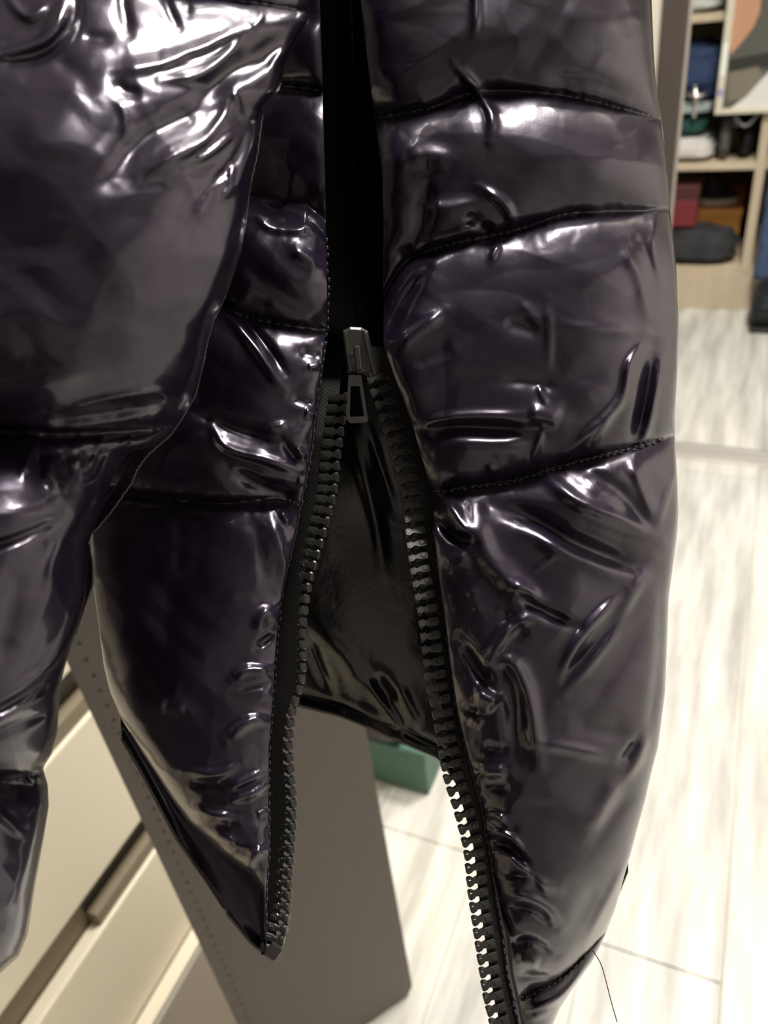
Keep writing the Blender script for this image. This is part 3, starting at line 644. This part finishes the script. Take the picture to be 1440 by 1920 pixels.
# closed stretch above the slider: deep-set tapes with the recess shade painted in as near-black
strip('zip_tape', [(570, -1900), (582, -900), (596, 0), (604, 300), (606, 645)], [(640, -1900), (650, -900), (658, 0), (664, 300), (668, 650)], [.294, .293, .292, .292, .291, .291, .290, .289, .287, .283, .2645], [.294, .293, .292, .292, .291, .291, .290, .289, .286, .282, .2625], 60, M_ZIPSHADED, .0006)
strip('zip_tape', [(640, -1900), (650, -900), (660, 0), (665, 300), (669, 650)], [(680, -1900), (690, -900), (715, 0), (730, 300), (730, 660)], [.2941, .2931, .2921, .2921, .2911, .2911, .2901, .2891, .2861, .2821, .2626], [.294, .293, .292, .292, .291, .291, .290, .289, .287, .283, .2645], 60, M_ZIPSHADED, .0006)

# bottom stop of the left tape
def px_box(name, cx, cy, d, wx, wy, wz, ang, m, parent, b=.2):
    s = d / FPX; V, F = box_vf(-wx / 2, wx / 2, -wy / 2, wy / 2, -wz / 2, wz / 2, b * min(wx, wy, wz))
    R2 = Matrix.Rotation(math.radians(ang), 3, 'Z')
    W = []
    for v in V:
        q = R2 @ Vector(v) * s; c = np.array([(cx - 720) * s + q.x, -(cy - 960) * s + q.y, -d + q.z]); W.append(ROT @ c + CAM)
    return mesh_obj(name, W, F, m, parent, smooth=False)
px_box('zip_stop', 514, 1782, .2565, 24, 26, 12, -35, M_TOOTH, tape_l)

# slider with pull tab
sl = mesh_obj('zip_slider', *(lambda: (
    [ROT @ np.array([(px_ - 720) * s_, -(py_ - 960) * s_, -(.2560 - z_ * s_)]) + CAM for s_ in (.256 / FPX,)
     for z_ in (0, 12, 15) for (px_, py_) in ([(643, 622), (657, 616), (678, 617), (690, 624), (699, 660), (707, 700), (694, 708), (676, 703), (664, 706), (650, 700), (645, 660)] if z_ < 15 else [(648, 626), (658, 621), (676, 622), (685, 628), (694, 661), (700, 696), (692, 702), (677, 697), (664, 700), (655, 694), (650, 660)])],
    [list(range(11)), [22 + k for k in range(11)][::-1]] + [[l * 11 + k, (l + 1) * 11 + k, (l + 1) * 11 + (k + 1) % 11, l * 11 + (k + 1) % 11] for l in range(2) for k in range(11)]))(), M_METAL, coat, smooth=False)
for n_, cx, cy, wx, wy, wz, an, d in (('side_flange', 652, 660, 7, 76, 14, 8, .2525), ('side_flange', 692, 662, 5, 86, 14, 14, .2525), ('bridge', 671, 672, 12, 46, 12, 6, .2505), ('bridge_foot', 664, 664, 20, 6, 10, 4, .2515), ('bridge_foot', 676, 697, 16, 6, 14, 4, .2515)):
    px_box(n_, cx, cy, d, wx, wy, wz, an, M_METAL, sl)
def pull_tab():
    s = .2495 / FPX
    outer = [(653, 702), (677, 702), (690, 786), (684, 790), (656, 791), (648, 783)]
    inner = [(657, 722), (674, 722), (682, 776), (680, 778), (657, 779), (655, 776)]
    V = []
    for dz in (0, 5):
        for q in (outer, inner):
            for x, y in q: V.append(ROT @ np.array([(x - 720) * s, -(y - 960) * s, -(.2515 + (y - 700) * .00003 - dz * s)]) + CAM)
    F = []
    for k in range(6):
        k2 = (k + 1) % 6
        F += [[k, k2, 6 + k2, 6 + k], [12 + k, 18 + k, 18 + k2, 12 + k2], [k, 12 + k, 12 + k2, k2], [6 + k, 6 + k2, 18 + k2, 18 + k]]
    return mesh_obj('pull_tab', V, F, M_METAL, sl, smooth=False)
pull_tab()

# stitched piping and stitches beside the zip
def front_depth(ob_d, x, y): return ob_d
yy = np.linspace(985, 2030, 160)
tube('edge_piping', pix(tab(yy, ZR, 12) - 1, yy, np.interp(yy, [985, 1100, 2030], [.2580, .2572, .2566])), .0008, M_SHELL, coat, 7)
yy = np.linspace(640, 1770, 160)
tube('edge_piping', pix(tab(yy, ZL, 12) + 1, yy, np.interp(yy, [640, 1770], [.2622, .2585])), .0007, M_SHELL, coat, 7)
def stitches(name, line, depth, step, ln, r, parent, m=M_STITCH, jit=1.5, seed=3):
    P = resample(line, step); V = []; F = []; rs = random.Random(seed)
    for i in range(len(P) - 1):
        t = (P[i + 1] - P[i]) / step; c = P[i] + np.array([rs.uniform(-jit, jit), rs.uniform(-jit, jit)])
        d = depth(*c); b = len(V)
        ring = []
        for k, (o, rr, dz) in enumerate(((-.5, .4, 0), (-.25, 1, .8), (.25, 1, .8), (.5, .4, 0))):
            q = c + t * ln * o
            for a in range(6):
                an = a * math.pi / 3; nx, ny = -t[1] * math.cos(an) * r * rr, t[0] * math.cos(an) * r * rr
                V.append(pix(q[0] + nx, q[1] + ny, d - (math.sin(an) * r * rr + dz * r) * d / FPX))
        for k in range(3):
            for a in range(6): F.append([b + k * 6 + a, b + k * 6 + (a + 1) % 6, b + (k + 1) * 6 + (a + 1) % 6, b + (k + 1) * 6 + a])
    o = mesh_obj(name, V, F, m, parent); o['kind'] = 'stuff'; return o
def line_of(t, y0, y1, dx): return [(float(tab(np.array([y]), t, 12)[0]) + dx, y) for y in np.linspace(y0, y1, 60)]
stitches('zip_stitching', line_of(ZR, 995, 2020, -2), lambda x, y: float(np.interp(y, [985, 1100, 2030], [.2566, .2557, .2551])), 17, 11, 2.2, coat)
stitches('zip_stitching', line_of(ZL, 450, 1760, 2), lambda x, y: float(np.interp(y, [450, 640, 1770], [.2625, .2614, .2577])), 15, 10, 2.0, coat)

def right_depth(x, y):
    X, Y = np.array([[float(x)]]), np.array([[float(y)]]); xl, xr = tab(Y, ZR, 14), tab(Y, RR, 14)
    t = np.clip((xr - X) / 240, 0, 1)
    H = h_right(X, Y, xl, xr) - 140 * (1 - np.sqrt(1 - (1 - t) ** 2))
    return float((D_RIGHT * (1 - H / FPX))[0, 0])
for k_, a_, b_ in ((6, 830, 1262), (7, 968, 1112)):
    ln_ = [p for p in smooth_line(SEAMS_R[k_], 8) if a_ < p[0] < b_]
    stitches('seam_stitching', [(x, y + 3) for x, y in ln_], lambda x, y: right_depth(x, y) - .0004, 13, 9, 2.0, right_front)

# loose threads
M_LOOSE = M_THREAD
tube('loose_thread', [pix(x, y, .2475) for x, y in smooth_line([(1106, 1776), (1113, 1785), (1126, 1806), (1135, 1835), (1146, 1878), (1157, 1916)], 6)], .00016, M_LOOSE, coat, 5)
tube('loose_thread', [pix(x, y, .2515) for x, y in smooth_line([(978, 1868), (966, 1880), (952, 1898), (942, 1920)], 5)], .00014, M_LOOSE, coat, 5)

# ================================================================ things in the wardrobe
def lump(name, x0, x1, y0, y1, z0, z1, m, seed, parent=None, pw=3.2, amp=.12, folds=5, nu=48, nv=22):
    """soft folded cloth: flattened super-ellipsoid with fold lines, sitting flat at z0"""
    rs = np.random.RandomState(seed)
    th = np.linspace(0, 2 * math.pi, nu, endpoint=False); ph = np.linspace(-.5 * math.pi, .5 * math.pi, nv)
    T, Ph = np.meshgrid(th, ph)
    sg = lambda v, e: np.sign(v) * np.abs(v) ** e
    e = 2 / pw
    x = sg(np.cos(Ph), e) * sg(np.cos(T), e); y = sg(np.cos(Ph), e) * sg(np.sin(T), e); z = sg(np.sin(Ph), e * 1.1)
    n = fbm(x * 1.7 + seed, y * 1.7 + z * 1.3, seed, 3) * amp + .05 * np.sin(z * folds * 2.2 + 2 * fbm(x * 1.5 + 4, y + seed, seed + 3, 2))
    s = 1 + n; z = np.maximum(z * s, -1)
    X = (x0 + x1) / 2 + x * s * (x1 - x0) / 2; Y = (y0 + y1) / 2 + y * s * (y1 - y0) / 2; Z = z0 + (z + 1) / 2 * (z1 - z0)
    V = np.stack([X, Y, Z], -1).reshape(-1, 3)
    F = []
    for r in range(nv - 1):
        for k in range(nu): F.append([r * nu + k, r * nu + (k + 1) % nu, (r + 1) * nu + (k + 1) % nu, (r + 1) * nu + k])
    return mesh_obj(name, V, F, m, parent)
def cloth(name, col, rough=.85, vary=.35):
    m = mat(name, col, rough, .2); add_noise(m, 25, tuple(c * (1 - vary) for c in col), tuple(min(1, c * (1 + vary)) for c in col), (1, 1, 1), 4)
    add_bump(m, 60, .004, .6, detail=4)
    return m
tag(lump('folded_blanket', -.46, -.375, .69, .85, .1045, .19, cloth('mauve_fleece', (.13, .115, .115)), 51, amp=.06), 'mauve grey folded blanket on the green box', 'blanket')
SH0, SH1, SH2 = .1485, .4685, .8725
tag(lump('folded_jumper', -.29, -.035, WY - .012, WY + .13, SH0 + .002, .262, cloth('charcoal_knit', (.035, .037, .04)), 3, folds=4), 'charcoal knitted jumper folded on the lowest wardrobe shelf', 'jumper')
ob = empty('shoe_box', (-.14, WY + .3, SH0)); tag(ob, 'orange cardboard shoe box behind the charcoal jumper', 'box')
M_OR = mat('orange_card', (.62, .28, .065), .6)
box('box_body', -.30, -.035, WY + .17, WY + .46, SH0, .262, M_OR, ob, .002)
box('box_lid', -.303, -.032, WY + .167, WY + .463, .263, .290, mat('orange_card_lid', (.66, .30, .07), .6), ob, .002)
rb = empty('red_box', (-.25, WY + .1, .27)); tag(rb, 'red box standing on the charcoal jumper', 'box')
box('box_body', -.285, -.168, WY + .02, WY + .12, .268, .355, mat('red_card', (.17, .018, .024), .55), rb, .004)
box('box_lid', -.287, -.166, WY + .018, WY + .122, .356, .40, mat('red_card_dark', (.07, .014, .014), .55), rb, .004)
def shoe(name, x, y, z, L, label):
    r = empty(name, (x, y, z)); tag(r, label, 'shoe')
    M_S = mat('white_sole', (.75, .72, .66), .6); M_U = cloth('black_suede', (.02, .02, .022))
    n = 40; V = []; F = []
    for zz, s in ((0, .94), (.004, 1), (.018, 1.0), (.022, .96)):
        for k in range(n):
            a = 2 * math.pi * k / n; wv = .042 * (1 - .18 * math.cos(a))
            V.append((x + L / 2 * math.cos(a) * s, y + wv * math.sin(a) * s, z + zz))
    for l in range(3):
        for k in range(n): F.append([l * n + k, l * n + (k + 1) % n, (l + 1) * n + (k + 1) % n, (l + 1) * n + k])
    F += [list(range(n))[::-1], [3 * n + k for k in range(n)]]
    mesh_obj('sole', V, F, M_S, r)
    V = []; F = []; nl = 9
    for l in range(nl):
        t = l / (nl - 1)
        for k in range(n):
            a = 2 * math.pi * k / n; c = math.cos(a); s = (1 - .5 * t ** 2); wv = .039 * (1 - .18 * c) * (1 - .35 * t ** 2)
            hx = x - t * L * .12 + L / 2 * c * s * .97
            V.append((hx, y + wv * math.sin(a), z + .02 + t * (.075 - .035 * max(0, c))))
    for l in range(nl - 1):
        for k in range(n): F.append([l * n + k, l * n + (k + 1) % n, (l + 1) * n + (k + 1) % n, (l + 1) * n + k])
    F.append([(nl - 1) * n + k for k in range(n)])
    mesh_obj('upper', V, F, M_U, r)
shoe('low_shoe', -.115, WY + .225, .2905, .13, 'black low shoe with a white sole on the orange shoe box')
tag(lump('rolled_cloth', -.215, -.178, WY + .18, WY + .26, .2905, .345, cloth('beige_knit', (.45, .38, .30)), 9), 'small beige rolled cloth beside the black low shoe', 'cloth')
# middle shelf
tag(lump('folded_towel', -.31, -.135, WY + .01, WY + .25, SH1, .54, cloth('white_terry', (.62, .60, .57), vary=.1), 21, amp=.06), 'white folded towel on the middle wardrobe shelf', 'towel')
tag(lump('folded_shirt', -.31, -.165, WY + .03, WY + .24, .541, .605, cloth('deep_green', (.02, .06, .05)), 22), 'dark green folded shirt on top of the white towel', 'shirt')
tag(lump('folded_shirt', -.315, -.15, WY + .02, WY + .25, .606, .635, cloth('pale_blue', (.40, .47, .46), vary=.12), 23, amp=.05), 'pale blue folded shirt under the blue denim pile', 'shirt')
tag(lump('folded_jeans', -.32, -.14, WY + .04, WY + .26, .636, .80, cloth('blue_denim', (.035, .055, .12)), 24, folds=6), 'blue denim jeans piled on the pale blue shirt', 'jeans')
tag(lump('grey_scarf', -.130, -.094, WY + .02, WY + .2, SH1, .60, cloth('grey_wool', (.10, .095, .09)), 25), 'grey wool scarf stuffed beside the white towel', 'scarf')
bg = empty('black_handbag', (-.05, WY + .15, SH1)); tag(bg, 'black handbag with a grey handle on the middle shelf', 'handbag')
lump('bag_body', -.072, -.026, WY + .03, WY + .24, SH1 + .004, .575, cloth('black_leather', (.012, .012, .013), .5), 26, bg)
tube('bag_handle', [(-.09 + .066 * t, WY + .0 , .605 - .035 * math.sin(math.pi * t) + .008 * t) for t in np.linspace(0, 1, 14)], .0042, mat('grey_strap', (.22, .22, .22), .5), bg)
tube('bag_handle', [(-.09 + .004 * t, WY + .0 + .06 * t, .605 - .045 * t) for t in np.linspace(0, 1, 5)], .0042, mat('grey_strap', (.22, .22, .22), .5), bg)
# silver cross ornament leaning against the jeans
cr = empty('silver_ornament', (-.2, WY + .012, .64)); tag(cr, 'small sparkling silver cross ornament in front of the blue denim pile', 'ornament')
M_SIL = mat('silver', (.85, .82, .80), .2, metal=.9)
tube('upright_bar', [(-.208, WY + .016, .600), (-.204, WY + .016, .64), (-.214, WY + .016, .69)], .006, M_SIL, cr, 8)
tube('cross_bar', [(-.232, WY + .012, .668), (-.210, WY + .010, .660), (-.178, WY + .012, .664)], .0065, M_SIL, cr, 8)
# top shelf
tag(lump('white_cloth', -.30, -.165, WY + .02, WY + .2, SH2, .94, cloth('white_cotton', (.60, .64, .62), vary=.1), 31), 'white crumpled cloth on the upper wardrobe shelf', 'cloth')
tag(lump('navy_jumper', -.145, -.03, WY + .02, WY + .26, SH2, 1.0, cloth('navy_knit', (.03, .03, .09)), 32), 'navy jumper beside the white cloth on the upper shelf', 'jumper')

# framed print hung on the wardrobe divider
fr = empty('framed_print', (.05, WY - .012, .61)); tag(fr, 'cream framed print with a bare arm hung on the wardrobe divider', 'picture')
M_FRAME = mat('cream_frame', (.66, .62, .50), .5)
FX0, FX1, FZ0, FZ1, FY = -.148, .27, .612, 1.16, WY - .026
box('frame_bar', FX0, FX0 + .02, FY, FY + .022, FZ0, FZ1, M_FRAME, fr, .002)
box('frame_bar', FX1 - .02, FX1, FY, FY + .022, FZ0, FZ1, M_FRAME, fr, .002)
box('frame_bar', FX0 + .02, FX1 - .02, FY, FY + .022, FZ0, FZ0 + .014, M_FRAME, fr, .002)
box('frame_bar', FX0 + .02, FX1 - .02, FY, FY + .022, FZ1 - .02, FZ1, M_FRAME, fr, .002)
box('print', FX0 + .018, FX1 - .018, FY + .012, FY + .018, FZ0 + .012, FZ1 - .018, mat('grey_print', (.10, .10, .088), .4), fr)
def shape(name, pts, col, k):
    n = len(pts); V = []
    for dy in (0, -.0006):
        for x, y in pts:
            p = on_y(x, y, FY + .012); V.append((min(p[0], FX1 - .03), FY + .012 - .0004 * k + dy, min(p[2], FZ1 - .03)))
    mesh_obj(name, V, [[n + j for j in range(n)]] + [[j, (j + 1) % n, n + (j + 1) % n, n + j] for j in range(n)], mat('ink', col, .45), fr, smooth=False)
shape('printed_arm', [(1378, -160), (1450, -160), (1440, -60), (1427, 0), (1424, 25), (1412, 52), (1392, 78), (1370, 103), (1368, 70), (1372, 30), (1374, -20)], (.52, .29, .18), 2)
shape('printed_band', [(1366, 112), (1442, 98), (1520, 88), (1520, 130), (1440, 126), (1366, 136)], (.03, .032, .025), 1)
shape('printed_block', [(1366, 136), (1422, 124), (1434, 150), (1390, 186), (1364, 190)], (.20, .18, .14), 2)
shape('printed_triangle', [(1370, 203), (1400, 180), (1440, 136), (1520, 96), (1520, 203)], (.72, .72, .68), 3)
box('sticker', FX0 + .003, FX0 + .017, FY - .0006, FY, .715, .80, mat('white_sticker', (.85, .88, .84), .5), fr)
box('sticker', FX0 + .003, FX0 + .017, FY - .0006, FY, .662, .68, mat('violet_sticker', (.30, .28, .55), .5), fr)

# jeans hung on the wardrobe front and a dark boot below them
jn = empty('hanging_jeans', (.12, WY - .05, .12)); tag(jn, 'blue jeans hanging on the wardrobe front beside the framed print', 'jeans')
M_JEAN = cloth('mid_denim', (.06, .09, .17))
def leg(x, w, ph):
    V = []; F = []; nz, n = 40, 24
    for i in range(nz):
        t = i / (nz - 1); z = .13 + t * .47; s = 1 + .25 * t
        for k in range(n):
            a = 2 * math.pi * k / n; r = 1 + .06 * math.sin(z * 60 + 2 * math.cos(a + ph)) * (1 - t)
            V.append((x - .01 * (1 - t) + w * s * r * math.cos(a), WY - .052 + .02 * r * math.sin(a), z))
    for i in range(nz - 1):
        for k in range(n): F.append([i * n + k, i * n + (k + 1) % n, (i + 1) * n + (k + 1) % n, (i + 1) * n + k])
    F += [list(range(n))[::-1], [(nz - 1) * n + k for k in range(n)]]
    return mesh_obj('trouser_leg', V, F, M_JEAN, jn)
leg(.085, .045, 0); leg(.185, .045, 2)
bo = empty('ankle_boot', (.1, WY - .08, 0)); tag(bo, 'dark ankle boot standing on the floor under the hanging jeans', 'boot')
lump('boot_upper', .035, .125, WY - .20, WY - .03, .018, .125, cloth('dark_leather', (.02, .022, .026), .5), 41, bo, amp=.05)
box('boot_sole', .040, .120, WY - .195, WY - .035, .0005, .018, mat('rubber', (.02, .018, .016), .6), bo, .006)
